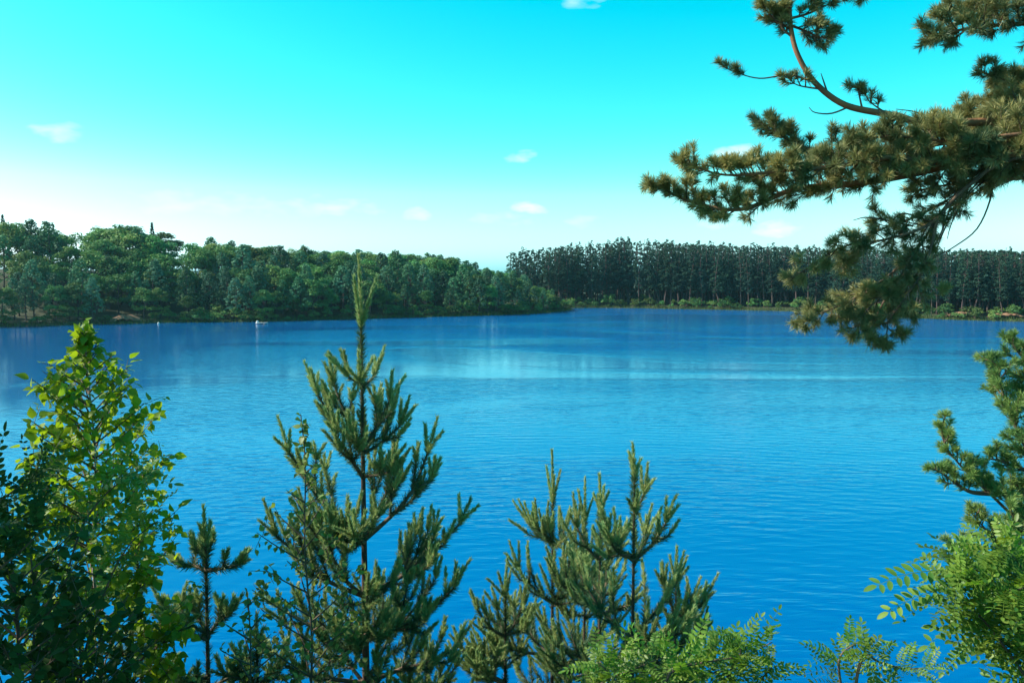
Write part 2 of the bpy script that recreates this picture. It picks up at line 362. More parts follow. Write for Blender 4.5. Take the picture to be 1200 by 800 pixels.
def max_height(x, y, prof, slack):                   # the height that brings the tree's tip to the skyline of the wood
    g = hgt(x, y); px = proj((x, y, g))[0]; py = sky_at(prof, px) + slack
    return (HORIZON - py) / F * y * 1.0 + CAM_H - g
def shore_walk(poly, step):
    out = []; carry = 0.0
    for a, b2 in zip(poly[:-1], poly[1:]):
        a = np.array(a); b2 = np.array(b2); e = b2 - a; Ln = np.linalg.norm(e); d = carry
        while d < Ln: out.append((a + e * d / Ln, np.array([-e[1], e[0]]) / Ln)); d += step
        carry = d - Ln
    return out
shoreL, shoreR = SHORE[:12], SHORE[12:]
placed = []
def free(x, y, r):
    for (a, c) in placed:
        if (a - x) ** 2 + (c - y) ** 2 < r * r: return False
    return True
ZL = [(60, 'at the left photo edge'), (125, 'behind the birch top'), (170, 'above the sandy bank'), (240, 'under the lone spruce tip'), (330, 'above the rowing boat'),
      (400, 'left of the tall pine tip'), (450, 'behind the tall pine tip'), (520, 'right of the tall pine tip'), (590, 'near the skyline dip'), (9999, 'on the low point')]
def zoneL(px): return next(t for a, t in ZL if px < a)
cand = []
for row, off in enumerate([3, 6.5, 10.5, 15, 20, 26, 33, 41, 50]):
    for (p, nr) in shore_walk(shoreL, 3.6 + row * .32):
        q = p + nr * (off + rd.uniform(-1.6, 1.6)) + np.array([rd.uniform(-1.3, 1.3), 0]); cand.append((row, q[0], q[1]))
def bankgap(px, row): return 126 < px < 168 and row < 2
for row, x, y in cand:
    g = hgt(x, y)
    if g < .25: continue
    px, py = proj((x, y, g))
    if px < -45 or px > 664 or bankgap(px, row) or not free(x, y, 3.0): continue
    k = rd.random()
    if row == 0: kind = 'young' if k < .45 else 'broad'
    elif row < 4: kind = 'young' if k < .62 else 'broad'
    else: kind = 'broad' if k < (.85 if row > 5 else .62) else 'young'
    if 120 < px < 260 and row in (4, 5): kind = 'broad'
    cap = max_height(x, y, SKY_L, rd.uniform(-1.0, 6))
    h = (rd.uniform(6, 10.5) if row == 0 else rd.uniform(9, 13.5) if row < 4 else rd.uniform(11.5, 16))
    h = min(h, cap) if row < 6 else min(cap, 17)
    if h < 2.6: continue
    rw = 'front row' if row < 2 else 'middle slope' if row < 5 else 'ridge line'
    sz = 'short ' if h < 8.5 else 'mid-sized ' if h < 11.5 else 'tall '; kd = sz + ('round broadleaf tree' if kind == 'broad' else 'bushy blue-green pine')
    lb = f'{kd}, left wood {rw}, {zoneL(px)}'
    plant_far(kind, x, y, h, lb, lb, rd, rd.uniform(.9, 1.25) * (1 if row < 6 else 1.12)); placed.append((x, y))
# single trees that stand out
x, y, _ = P(178, 268, 236); plant_far('spruce', x, y, max_height(x, y, SKY_L, -5), 'narrow dark spruce tip rising alone above the left ridge', None, rd, .8)
x, y, _ = P(358, 290, 250); plant_far('broad', x, y, max_height(x, y, SKY_L, -4), 'small round dark crown standing just above the skyline of the left wood', None, rd, .6)
x, y, _ = P(3, 256, 232); plant_far('spruce', x, y, max_height(x, y, SKY_L, -3), 'pointed dark spruce on the ridge at the left edge of the photo', None, rd, .9)
tb = plant_far('broad', *P(628, 350, 249)[:2], 7.5, 'small tree with a pale white trunk on the tip of the point', None, rd, .8)
for ch in tb.children:
    if ch.name.startswith('trunk'): ch.data = ch.data.copy(); ch.data.materials.clear(); ch.data.materials.append(M['birch_bark'])
ZR = [(640, 'at the left end of the dark wood'), (690, 'beyond the low point'), (740, 'near the highest treetops'), (800, 'right of the highest treetops'), (860, 'above the middle shrubs'), (920, 'just left of the hanging branch'),
      (1000, "behind the hanging branch's left half"), (1085, "behind the hanging branch's right half"), (1150, 'above the first sand strip'), (9999, 'at the right photo edge')]
def zoneR(px): return next(t for a, t in ZR if px < a)
cand = []
for row, off in enumerate([6, 9, 12.5, 16, 20]):
    for (p, nr) in shore_walk(shoreR, 2.7 + .15 * row):
        q = p + nr * (off + rd.uniform(-1.3, 1.3)) + np.array([rd.uniform(-1, 1), 0]); cand.append((row, q[0], q[1]))
for k in range(16): cand.append((2, P(588 + k * 6, 300, 300)[0], 286 + rd.uniform(0, 14)))
cnt = 0; back = []
for row, x, y in cand:
    g = hgt(x, y); px, py = proj((x, y, g))
    if g < .25 or px < 596 or px > 1235 or not free(x, y, 1.9): continue
    if px < 640 and y < 270: continue
    h = max_height(x, y, SKY_R, rd.uniform(-2.2, 5.5) if row else rd.uniform(-1, 14))
    placed.append((x, y))
    if row < 4 and cnt < 292:
        lb = f'tall dark pine {zoneR(px)}, ' + ('lakeside edge' if row == 0 else 'inner rows')
        plant_far('tall', x, y, h, lb, lb, rd, rd.uniform(.9, 1.3)); cnt += 1
    else: back.append((x, y, g, h))
mbk = MB()
for (p, nr) in shore_walk(shoreR, 2.6):               # deeper rows of the wood, one dark mass
    for off in (24, 28, 32, 37, 42):
        q = p + nr * (off + rd.uniform(-1.5, 1.5)); back.append((q[0], q[1], 0, 0))
for px in np.arange(594, 1270, 8.0):
    yw = on_water(px, float(np.interp(px, [p[0] for p in far_px[12:]], [p[1] for p in far_px[12:]])))[1]
    for off in (26, 31, 36, 42):
        y = yw + off + rd.uniform(-2, 2); back.append(((px + rd.uniform(-4, 4) - 600) / F * y, y, 0, 0))
for (x, y, g, h) in back:
    g = hgt(x, y); h = min(22, max_height(x, y, SKY_R, rd.uniform(0, 6))) * .98
    px = proj((x, y, g))[0]
    if px < 598 or px > 1290: continue
    mbk.tube([(x, y, g - .5), (x, y, g + h * .95)], [.22, .08], 4, 0)
    cs = [np.array([x + rs.normal(0, .9), y + rs.normal(0, .9), g + h * (.06 + .90 * k / 11)]) for k in range(12)]
    lobes(mbk, cs, [1.35 - .07 * k for k in range(12)], 20, .75, rs); 
    nf = sum(len(f) for f in mbk.F[-12:])
    for k in range(12): mbk.M[-1 - k][:] = 1
tag(link('pine_wood', mbk.mesh('pine_wood', [M['far_bark'], M['far_pine']])), 'deep inner rows of the dark pine wood across the lake', 'forest', kind='stuff')
# undergrowth and bushes along the far shores
def zoneB(px): return zoneL(px) if px < 664 else zoneR(px)
for sh, offs, step in ((shoreL, (1.2, 3.5), 3.4), (shoreR, (1.8, 4.2, 7), 4.2)):
    for off in offs:
        for (p, nr) in shore_walk(sh, step):
            if rd.random() < .28: continue
            q = p + nr * (off + rd.uniform(-.8, .8)); g = hgt(q[0], q[1]); px = proj((q[0], q[1], g))[0]
            if g < .05 or px < -30 or px > 1225 or bankgap(px, 0): continue
            side_ = 'left shore' if sh is shoreL else 'right shore'; bh = rd.uniform(1.2, 3.6) * (1 if off < 3 else 1.25)
            lb = ('low ' if bh < 2 else 'rounded ' if bh < 3 else 'tall ') + 'green bush ' + ('at the waterline of the ' if off < 2 else 'set back on the ') + side_ + ' ' + zoneB(px)
            plant_far('bush', q[0], q[1], bh, lb, lb, rd, rd.uniform(.8, 1.4))
mbg = MB()                                            # waterside sedge, uncountable
for sh in (shoreL, shoreR):
    for (p, nr) in shore_walk(sh, .22):
        k = 5; o = rs.uniform(-.9, 2.2, k) ; xy = p + nr[None] * o[:, None] + rs.normal(0, .3, (k, 2)); hh2 = .35 + .5 * rs.rand(k)
        a = rs.rand(k) * 6.3; wv_ = np.stack([np.cos(a), np.sin(a), a * 0], -1) * .10; ln = np.stack([rs.normal(0, .15, k), rs.normal(0, .15, k), hh2], -1)
        zz = np.maximum(height(xy[:, 0], xy[:, 1]), -.15); B0 = np.column_stack([xy, zz])
        mbg.add(np.stack([B0 - wv_, B0 + wv_, B0 + ln], 1).reshape(-1, 3), np.arange(k * 3).reshape(-1, 3))
tag(link('shore_sedge', mbg.mesh('shore_sedge'), None, M['grass']), 'low green sedge fringing the far shores', 'sedge', kind='stuff')
# eroded sandy banks
def sand(px0, px1, py_top, py_bot, off, label, seed):
    r2 = np.random.RandomState(seed); mbx = MB(); nu, nv = 18, 7; V = []
    pm = (px0 + px1) / 2
    for i in range(nu):
        px = px0 + (px1 - px0) * i / (nu - 1); e = math.sin(math.pi * i / (nu - 1)) ** .5
        xw, yw = on_water(px, float(np.interp(px, [p[0] for p in far_px], [p[1] for p in far_px])))
        for j in range(nv):
            f = j / (nv - 1); y = yw + off + 3.2 * f; g = hgt(xw * y / yw, y)
            e = min(1.0, 3 * min(i, nu - 1 - i) / (nu - 1)) * (.55 + .6 * r2.rand()); y += r2.normal(0, .25)
            zt = CAM_H + (HORIZON - (py_bot + (py_top - py_bot) * f)) / F * y
            V.append((xw * y / yw, y, g + min(.9, max(zt, g + .06) - g) * e + .10 * r2.rand() - .05 + (-.3 if e < .05 else 0)))
    a, c = np.meshgrid(np.arange(nu - 1), np.arange(nv - 1), indexing='ij')
    mbx.add(V, np.stack([a * nv + c, (a + 1) * nv + c, (a + 1) * nv + c + 1, a * nv + c + 1], -1).reshape(-1, 4), 0, True)
    tag(link('sandy_bank', mbx.mesh('sandy_bank'), None, M['sand']), label, kind='structure')
sand(128, 168, 357, 371, 1.0, 'bare reddish sand slope in the left shore', 3)
sand(1105, 1150, 363, 367, 2.0, 'pale sand strip under the right-hand wood', 4)
sand(1155, 1205, 363, 368, 2.2, 'pale sand strip at the right edge of the far shore', 5)

# ------------------------------------------------------------------ boat and float on the far water
def boat(px, py, Lh, label):
    x, y = on_water(px, py); t = empty('rowing_boat', (x, y, 0), label, 'boat', None, R(12))
    mbx = MB(); nu, nv = 13, 9; V = []
    for i in range(nu):
        s = i / (nu - 1) * 2 - 1; wd = .55 * (1 - abs(s) ** 2.6) + (.16 if s < 0 else .02); dp = .30 + .12 * s * s
        for j in range(nv):
            a = math.pi * j / (nv - 1); V.append((s * Lh / 2, wd * math.cos(a), .30 + .10 * s * s - dp * math.sin(a) ** .6))
    a, c = np.meshgrid(np.arange(nu - 1), np.arange(nv - 1), indexing='ij')
    mbx.add(V, np.stack([a * nv + c, (a + 1) * nv + c, (a + 1) * nv + c + 1, a * nv + c + 1], -1).reshape(-1, 4), 0, True)
    hull = link('hull', mbx.mesh('hull'), t, M['boat'])
    md = hull.modifiers.new('shell', 'SOLIDIFY'); md.thickness = .035
    for s in (-.45, .35):
        m2 = MB(); c0 = s * Lh / 2; wd = .5
        bx = np.array([(c0 + i * .12, j * wd, .22 + k * .03) for i in (-1, 1) for j in (-1, 1) for k in (0, 1)])
        m2.add(bx, [(0, 1, 3, 2), (4, 6, 7, 5), (0, 4, 5, 1), (2, 3, 7, 6), (0, 2, 6, 4), (1, 5, 7, 3)]); link('thwart', m2.mesh('thwart'), t, M['wood'])
    for s in (-1, 1):
        m2 = MB(); m2.tube([(-.2, s * .35, .45), (.1, s * .75, .36), (.45, s * 1.25, .1)], [.022, .02, .02], 6)
        bl = np.array([(.42, s * 1.2, .14), (.52, s * 1.22, .12), (.72, s * 1.6, -.05), (.60, s * 1.62, -.05)]); m2.add(bl, [(0, 1, 2, 3)]); link('oar', m2.mesh('oar'), t, M['wood'])
    m2 = MB(); m2.tube([(-.95, 0, .25), (-.95, 0, .45), (-.95, 0, .62), (-.95, 0, .78)], [.30, .34, .30, .12], 8); link('cargo_bundle', m2.mesh('cargo_bundle'), t, M['boat'])
boat(307, 379.5, 2.7, 'small pale rowing boat on the water near the left shore')
def marker(px, py, label):
    x, y = on_water(px, py); t = empty('marker_float', (x, y, 0), label, 'float')
    m2 = MB(); m2.tube([(0, 0, -.3), (0, 0, -.1), (0, 0, .15), (0, 0, .34), (0, 0, .42)], [.12, .28, .30, .22, .08], 10); link('body', m2.mesh('body'), t, M['boat'])
    m2 = MB(); m2.tube([(0, 0, .3), (0, 0, .5)], [.04, .04], 6); link('stub', m2.mesh('stub'), t, M['boat_dark'])
marker(186, 379.6, 'tiny white float close to the left shore')

# ------------------------------------------------------------------ near pines
def needle_tris(mbx, p0, p1, n, Ln, ang, wd, rs, mi=0):
    p0 = np.array(p0, float); p1 = np.array(p1, float); ax_ = unit(p1 - p0); tt = rs.rand(n)
    a = unit(np.cross(ax_, np.array([.3, .5, .81]))); c = np.cross(ax_, a); ph = rs.rand(n) * 6.283
    rad = np.cos(ph)[:, None] * a + np.sin(ph)[:, None] * c; an = ang * (.65 + .6 * rs.rand(n))[:, None]
    d = ax_ * np.cos(an) + rad * np.sin(an); d = unit(d + rs.normal(0, .10, (n, 3)))
    pos = p0 + (p1 - p0) * tt[:, None]; wv2 = unit(np.cross(d, rs.normal(size=(n, 3)))) * wd * .5
    ll = (Ln * (.75 + .4 * rs.rand(n)))[:, None]
    V = np.stack([pos - wv2, pos + wv2, pos + d * ll * .55 + wv2 * .9, pos + d * ll, pos + d * ll * .55 - wv2 * .9], 1).reshape(-1, 3)
    i = np.arange(n)[:, None] * 5
    mbx.add(V, np.hstack([i, i + 1, i + 2, i + 3, i + 4]), mi)
SHOOTS = []
for Ls in (.08, .12, .17, .23, .30, .40):              # current-year candles, shared by every young pine
    for v in range(2):
        m = MB(); bend = rs.normal(0, .012, 2)
        pts = [Vector((bend[0] * (k / 4) ** 2, bend[1] * (k / 4) ** 2, Ls * k / 4)) for k in range(5)]
        m.tube(pts, [.0055, .005, .0045, .004, .003], 5, 1)
        for k in range(4): needle_tris(m, pts[k], pts[k + 1], int(Ls * 330) + 9, .046 - .004 * k, .62 - .07 * k, .0040, rs, 0)
        SHOOTS.append((Ls, m.mesh('shoot', [M['new_needles'], M['candle']])))
def put_shoot(parent, p, d, Ln, rnd):
    best = sorted(SHOOTS, key=lambda s: abs(s[0] - Ln))[:2]; Ls, me = rnd.choice(best)
    o = link('shoot', me, parent); o.location = p; o.rotation_mode = 'QUATERNION'
    o.rotation_quaternion = Vector(d).to_track_quat('Z', 'Y') @ Quaternion((0, 0, 1), rnd.uniform(0, 6.28)); k = Ln / Ls; o.scale = (k ** .3, k ** .3, k)
UP = Vector((0, 0, 1))
def rvec(rnd): return Vector((rnd.gauss(0, 1), rnd.gauss(0, 1), rnd.gauss(0, 1)))
def grow(nodes, level, rnd, wood, segs, shoots, r0, candle, dens=1.0, maxlevel=2):
    k = len(nodes)
    if k > 2: wood.append((nodes[:-1], [r0 * (1 - .8 * i / (k - 1)) for i in range(k - 1)]))
    for j in range(k - 1):
        age = k - 1 - j; a, c = nodes[j], nodes[j + 1]
        if age == 1: shoots.append((a, (c - a).normalized(), (c - a).length))
        elif age <= 3 + (level > 0): segs.append((a, c, age))
    if level >= maxlevel: return
    for j in range(1, k - 1):
        rem = k - 1 - j; d0 = (nodes[j] - nodes[j - 1]).normalized(); Lr = sum((nodes[i + 1] - nodes[i]).length for i in range(j, k - 1))
        nl = rnd.choice((2, 3, 3) if rem == 1 else (2, 2, 3)) if level == 0 else rnd.choice((1, 2, 2))
        ph0 = rnd.uniform(0, 6.28); s = d0.cross(UP); s = s.normalized() if s.length > .2 else Vector((1, 0, 0)); v = s.cross(d0)
        for q in range(nl):
            ph = ph0 + q * 6.283 / nl + rnd.uniform(-.4, .4); side = s * math.cos(ph) + v * math.sin(ph) * .6
            d = (d0 * .62 + side * .75 + UP * .12).normalized(); Lt = Lr * rnd.uniform(.5, .8); pp = [nodes[j].copy()]
            for y in range(rem):
                last = y == rem - 1; d = (d + UP * (.85 if last else .25) + rvec(rnd) * .06).normalized()
                pp.append(pp[-1] + d * (candle * rnd.uniform(.5, .9) if last else Lt / rem))
            grow(pp, level + 1, rnd, wood, segs, shoots, r0 * .5, candle * .9, dens, maxlevel)
def pine_branch(tree, org, start, tip, years, rnd, r0, candle, parts, dens=1.0, maxlevel=2):
    start, tip = Vector(start), Vector(tip); e = tip - start; hz = Vector((e.x, e.y, 0))
    ctrl = start + hz * .62 + UP * (e.z * .28)
    nodes = bez(start, ctrl, tip, years + 1)
    nodes = [nodes[0]] + [p + rvec(rnd) * .012 for p in nodes[1:]]
    tipn = nodes[-2] + ((nodes[-1] - nodes[-2]).normalized() + UP * .5).normalized() * candle * rnd.uniform(.85, 1.15); nodes[-1] = tipn
    wood, segs, shoots = [], [], []
    grow(nodes, 0, rnd, wood, segs, shoots, r0, candle, dens, maxlevel)
    m = MB()
    for pts, rad in wood:
        pts = [p - org for p in pts]; pts = smooth_path(pts, 2) if len(pts) > 2 else pts
        m.tube(pts, np.interp(np.linspace(0, 1, len(pts)), np.linspace(0, 1, len(rad)), rad), 5)
    bo = link('branch', m.mesh('branch'), tree, M['twig'])
    nm = MB()
    for a, c, age in segs:
        ln = (c - a).length; needle_tris(nm, a - org, c - org, int(ln * 950 * dens * (1.05 - .12 * (age - 2))) + 4, .055, .80, .0036, rs)
    if nm.n: tag(link('needles', nm.mesh('needles'), bo, M['old_needles']), kind='stuff')
    if parts:
        for p, d, ln in shoots: put_shoot(bo, p - org, d, ln, rnd)
    elif shoots:
        sm = MB()
        for p, d, ln in shoots:
            q = p - org; sm.tube([q, q + d * ln * .5, q + d * ln], [.005, .0045, .003], 4, 1)
            needle_tris(sm, q, q + d * ln * .95, int(ln * 1100) + 25, .038, .5, .0040, rs, 0)
        tag(link('young_shoots', sm.mesh('young_shoots', [M['new_needles'], M['candle']]), bo), kind='stuff')
def young_pine(label, top, Y, whorls, seed, parts=True, rt=.03, candle=.2, group=None, lean=0.0, dens=1.0, leader_side=3, bark='bark', maxlevel=2):
    """top: photo pixel of the tip; whorls: list of (row, [(tip px, tip row, depth offset)...], random branches, spread, years)."""
    rnd = random.Random(seed); tp = P(top[0], top[1], Y); x = tp.x + lean; g = hgt(x, Y); org = Vector((x, Y, g))
    t = empty('young_pine', org, label, 'pine tree', group)
    def trunk_at(z): f = (z - g) / (tp.z - g); return Vector((x + (tp.x - x) * f, Y, z))
    w0 = P(top[0], whorls[0][0], Y).z
    zs = [g - .3] + list(np.linspace(g + .2, w0, 9))
    tm = MB(); tm.tube([trunk_at(z) - org for z in zs], np.interp(zs, [g, tp.z], [rt, .004]), 8)
    tr = link('trunk', tm.mesh('trunk'), t, M[bark])
    nm = MB(); zb = w0
    for i, wh in enumerate(whorls[1:4]):
        z1 = P(top[0], wh[0], Y).z
        needle_tris(nm, trunk_at(max(z1, zb - .9)) - org, trunk_at(zb) - org, int((zb - z1) * 1500 * dens * (1, .8, .35)[i]), .055, .85, .0036, rs); zb = z1
    if nm.n: tag(link('needles', nm.mesh('needles'), tr, M['old_needles']), kind='stuff')
    put_shoot(t, trunk_at(w0) - org, (tp - trunk_at(w0)), (tp - trunk_at(w0)).length, rnd)
    for q in range(leader_side):
        a = .4 + q * 6.283 / leader_side + rnd.uniform(-.3, .3)
        d = Vector((math.cos(a) * .27, math.sin(a) * .27, 1)); put_shoot(t, trunk_at(w0) - org, d, (tp.z - w0) * rnd.uniform(.50, .74), rnd)
    for i, (row, tips, nrand, spread, yrs) in enumerate(whorls):
        z = P(top[0], row, Y).z; st = trunk_at(z)
        azs = []
        for (px, py, dy) in tips:
            e = P(px, py, Y + dy); azs.append(math.atan2(e.y - st.y, e.x - st.x))
            pine_branch(t, org, st, e, yrs, rnd, .004 + .0035 * yrs, candle, parts, dens, maxlevel)
        for q in range(nrand if i else 0):
            for _ in range(12):
                a = rnd.uniform(0, 6.28)
                if all(abs((a - c + math.pi) % 6.283 - math.pi) > .55 for c in azs): break
            azs.append(a); ln = spread * rnd.uniform(.8, 1.15); rise = ln * rnd.uniform(.55, .95) * (1 if i < 3 else .6)
            pine_branch(t, org, st + Vector((0, 0, rnd.uniform(-.04, .04))), st + Vector((math.cos(a) * ln, math.sin(a) * ln, rise)), yrs, rnd, .004 + .003 * yrs, candle, parts, dens, maxlevel)
    return t
HY = 5.5
young_pine('tall young pine with upright pale candles, tallest of the near saplings', (422, 300), HY, [
    (385, [], 2, .12, 1),
    (455, [(452, 425, .15)], 2, .18, 2),
    (525, [(352, 418, -.1), (378, 395, .15), (464, 425, .1)], 3, .34, 3),
    (560, [(388, 470, -.35)], 1, .3, 3),
    (632, [(318, 478, .1), (522, 482, -.05), (470, 505, .4)], 2, .5, 4),
    (698, [(300, 590, -.1), (568, 572, .05), (345, 560, -.4)], 2, .6, 4),
    (748, [(560, 660, -.3), (300, 700, .2)], 3, .65, 4),
    (800, [(560, 735, .1), (290, 760, -.2)], 3, .7, 4),
    (860, [], 4, .75, 3)], 3, True, .034, .22)
young_pine('young pine with dark trunk and forked lower branches, frontmost of the central clump', (744, 520), 5.6, [
    (560, [], 2, .10, 1), (606, [(762, 545, .1)], 1, .15, 2),
    (656, [(796, 578, -.05), (702, 600, .1)], 2, .28, 3),
    (748, [(806, 650, .1), (680, 672, .2)], 2, .45, 4), (800, [(838, 705, .1)], 3, .5, 4), (860, [], 3, .6, 3)], 8, True, .024, .21, maxlevel=1)
young_pine('slender young pine with long pale leader at the left of the central clump', (648, 528), 7.0, [
    (590, [], 2, .12, 1), (640, [(625, 598, -.1), (668, 610, .2)], 2, .3, 3), (705, [(600, 655, 0), (690, 640, .1)], 3, .45, 4),
    (770, [], 4, .6, 4), (830, [], 4, .7, 3)], 14, True, .026, .27, maxlevel=1)
young_pine('thin pale young pine standing behind the middle of the central clump', (686, 560), 7.6, [
    (612, [(672, 580, 0)], 2, .14, 1), (665, [], 3, .28, 3), (725, [], 3, .42, 3), (790, [], 4, .55, 4), (850, [], 3, .6, 3)], 21, True, .024, .27, maxlevel=1)
young_pine('bushy young pine with yellowish top shoots left of the dark trunk', (704, 556), 6.2, [
    (602, [(716, 570, .1)], 2, .10, 1), (655, [(670, 590, .1)], 2, .24, 3), (715, [(640, 650, -.1)], 3, .36, 4), (780, [], 4, .5, 4), (840, [], 3, .6, 3)], 29, True, .024, .22, maxlevel=1)
young_pine('low young pine at the right end of the central clump', (793, 640), 6.4, [
    (685, [(812, 660, 0)], 2, .1, 1), (725, [(836, 692, 0), (775, 660, .1)], 2, .22, 3), (780, [(832, 720, .1)], 3, .35, 3), (840, [], 3, .45, 3)], 33, True, .02, .21, maxlevel=1)
young_pine('low young pine filling the gap between the tall pine and the central clump', (592, 655), 6.6, [
    (700, [(575, 690, 0)], 2, .12, 1), (745, [(545, 690, -.1), (620, 690, .1)], 2, .3, 3), (800, [(525, 740, 0)], 3, .45, 4), (850, [], 3, .5, 3)], 41, True, .02, .2)
young_pine('small dark pine with drooped right arm between the birch and the thin sapling', (240, 594), 4.9, [
    (640, [(225, 605, 0)], 1, .10, 1), (668, [(290, 655, -.05), (205, 660, .1)], 1, .2, 3), (745, [(285, 700, .1)], 3, .32, 3), (800, [], 3, .4, 3), (850, [], 3, .45, 3)], 52, True, .022, .13, lean=-.02)
young_pine('narrow pine leader rising out of the birch foliage', (158, 578), 5.2, [
    (655, [], 2, .10, 1), (700, [(175, 655, 0)], 1, .18, 2), (765, [], 3, .3, 3), (830, [], 3, .4, 3)], 61, True, .02, .16)
young_pine('low shaded pine at the foot of the thin sapling', (300, 720), 5.0, [
    (760, [], 2, .1, 1), (800, [(270, 755, 0), (335, 760, .1)], 2, .25, 3), (850, [], 3, .35, 3)], 67, False, .02, .14)
young_pine('low pine top showing below the right branches of the tall pine', (500, 742), 5.9, [
    (775, [], 2, .1, 1), (815, [(460, 765, 0), (545, 760, .1)], 3, .3, 3), (870, [], 3, .4, 3)], 71, False, .02, .15)

# ------------------------------------------------------------------ old pine reaching in from the right
def tuft_limb(tree, org, path, r0, r1, start, spacing, tw_len, rnd, needle_mat, dens=1.0, nl=.05, droop=0.0, spread=1.0, woodmat='bark_orange', bias=None):
    pts = smooth_path(path, 6); k = len(pts); L_ = [0]
    for i in range(1, k): L_.append(L_[-1] + (pts[i] - pts[i - 1]).length)
    m = MB(); m.tube([p - org for p in pts], np.interp(L_, [0, L_[-1]], [r0, r1]), 7)
    br = link('branch', m.mesh('branch'), tree, M[woodmat]); tm = MB(); nm = MB()
    def at(s):
        i = min(k - 2, max(0, int(np.searchsorted(L_, s)) - 1)); f = (s - L_[i]) / max(1e-6, L_[i + 1] - L_[i]); return pts[i].lerp(pts[i + 1], f), (pts[i + 1] - pts[i]).normalized()
    def tuft(p, d, ln):
        needle_tris(nm, p - org, p + d * ln - org, int((20 + ln * 900) * dens), nl, .85, .0025, rs)
        q = p + d * ln - org; needle_tris(nm, q - d * .012, q, int(12 * dens), nl * .9, .5, .0025, rs)
    s = start * L_[-1]
    while s < L_[-1]:
        p, d0 = at(s); f = (s / L_[-1]); a = d0.cross(UP); a = a.normalized() if a.length > .1 else Vector((1, 0, 0)); v = a.cross(d0)
        ph = rnd.uniform(0, 6.28); side = a * math.cos(ph) + v * math.sin(ph) * .8 * spread
        d = (d0 * rnd.uniform(.35, .9) + side * .8 * spread + UP * (rnd.uniform(-.1, .35) - droop) + (bias or Vector((0, 0, 0)))).normalized()
        ln = tw_len * rnd.uniform(.45, 1.15) * (1.15 - .65 * f ** 2); tp_ = [p]; 
        for q in range(3): d = (d + UP * (.16 - droop * .5) + rvec(rnd) * .13).normalized(); tp_.append(tp_[-1] + d * ln / 3)
        tm.tube([x_ - org for x_ in tp_], [.0042, .0035, .003, .002], 4)
        tuft(tp_[2], (tp_[3] - tp_[2]).normalized(), ln / 3); needle_tris(nm, tp_[1] - org, tp_[2] - org, int(ln / 3 * 700 * dens), nl, .95, .0025, rs)
        for q in range(rnd.choice((2, 3, 4))):
            u = rnd.uniform(.25, .95); i = min(2, int(u * 3)); b0 = tp_[i].lerp(tp_[i + 1], u * 3 - i); dd = ((tp_[i + 1] - tp_[i]).normalized() * .75 + rvec(rnd) * .42 + UP * .15).normalized(); l2 = ln * rnd.uniform(.2, .4)
            b1 = b0 + dd * l2; tm.tube([b0 - org, b1 - org], [.003, .0018], 4); tuft(b0.lerp(b1, .35), dd, l2 * .65)
        s += spacing * rnd.uniform(.6, 1.4)
    p, d0 = at(L_[-1] * .999); tuft(p - d0 * .06, d0, .08)
    tag(link('twigs', tm.mesh('twigs'), br, M['twig']), kind='stuff')
    tag(link('needles', nm.mesh('needles'), br, needle_mat), kind='stuff')
def bare_twig(tree, org, path, r0, name='dead_twig'):
    pts = smooth_path(path, 4); m = MB(); m.tube([p - org for p in pts], np.linspace(r0, r0 * .3, len(pts)), 5); link(name, m.mesh(name), tree, M['twig'])
OY = 4.8; rnd = random.Random(77)
tx = P(1390, 170, OY + .3); g0 = hgt(tx.x, tx.y); org = Vector((tx.x, tx.y, g0))
old = empty('old_pine', org, 'old pine whose shaggy limbs hang into the view from the right edge', 'pine tree')
zs = np.linspace(-.4, 14, 14); m = MB(); m.tube([Vector((.05 * math.sin(z * .7), .04 * math.cos(z), z)) for z in zs], .16 - .009 * zs, 12); link('trunk', m.mesh('trunk'), old, M['bark_orange'])
def T(z_px): p = P(1390, z_px, OY + .3); return Vector((tx.x, tx.y, p.z))
def pp(*q): return [P(a, c, OY + (e[0] if e else 0)) for a, c, *e in q]
TM = M['tuft']
limbs = [
 ([T(140)] + pp((1290,150,.2),(1200,168,.05),(1130,188),(1060,205),(1000,215),(930,222),(870,245,-.1),(815,238,-.1),(765,216,-.1)), .045, .005, .28, .017, .20, .0),
 ([T(120)] + pp((1280,130,.35),(1190,150,.25),(1120,165,.2),(1040,175,.2),(970,180,.2),(915,160,.2),(897,148,.2)), .035, .004, .25, .017, .20, .0),
 ([T(170)] + pp((1280,170,-.1),(1190,180,-.15),(1110,190,-.15),(1040,185,-.2),(980,195,-.2),(920,200,-.2),(850,205,-.15),(800,190,-.15)), .035, .004, .22, .018, .17, .0),
 ([T(30)] + pp((1280,30),(1200,28),(1150,32),(1110,38),(1085,46)), .03, .004, .30, .017, .19, .0),
 ([T(10)] + pp((1280,-5,.3),(1200,5,.3),(1140,14,.2),(1105,20,.2)), .03, .004, .30, .018, .18, .0),
 ([T(100)] + pp((1280,105,.2),(1210,100,.2),(1170,92,.1),(1150,84,.1)), .025, .004, .35, .018, .15, .0),
 ([T(110)] + pp((1280,120,-.2),(1220,122,-.1),(1180,118,0),(1155,128,.1)), .025, .004, .35, .018, .15, .0),
 ([T(60)] + pp((1290,75,.4),(1230,85,.35),(1190,105,.3),(1150,130,.3),(1100,150,.3)), .025, .004, .30, .018, .18, .0),
 ([T(150)] + pp((1290,190,.3),(1230,205,.3),(1180,210,.25),(1120,215,.2),(1070,225,.2)), .025, .004, .30, .018, .16, .05),
 ([T(90)] + pp((1290,120,-.3),(1230,150,-.25),(1170,160,-.2),(1110,165,-.2),(1050,160,-.2),(1000,165,-.2)), .025, .004, .25, .020, .17, .0),
 ([T(-80)] + pp((1250,-60),(1130,-40),(1060,-22),(1005,-4)), .025, .004, .55, .06, .14, .0),
]
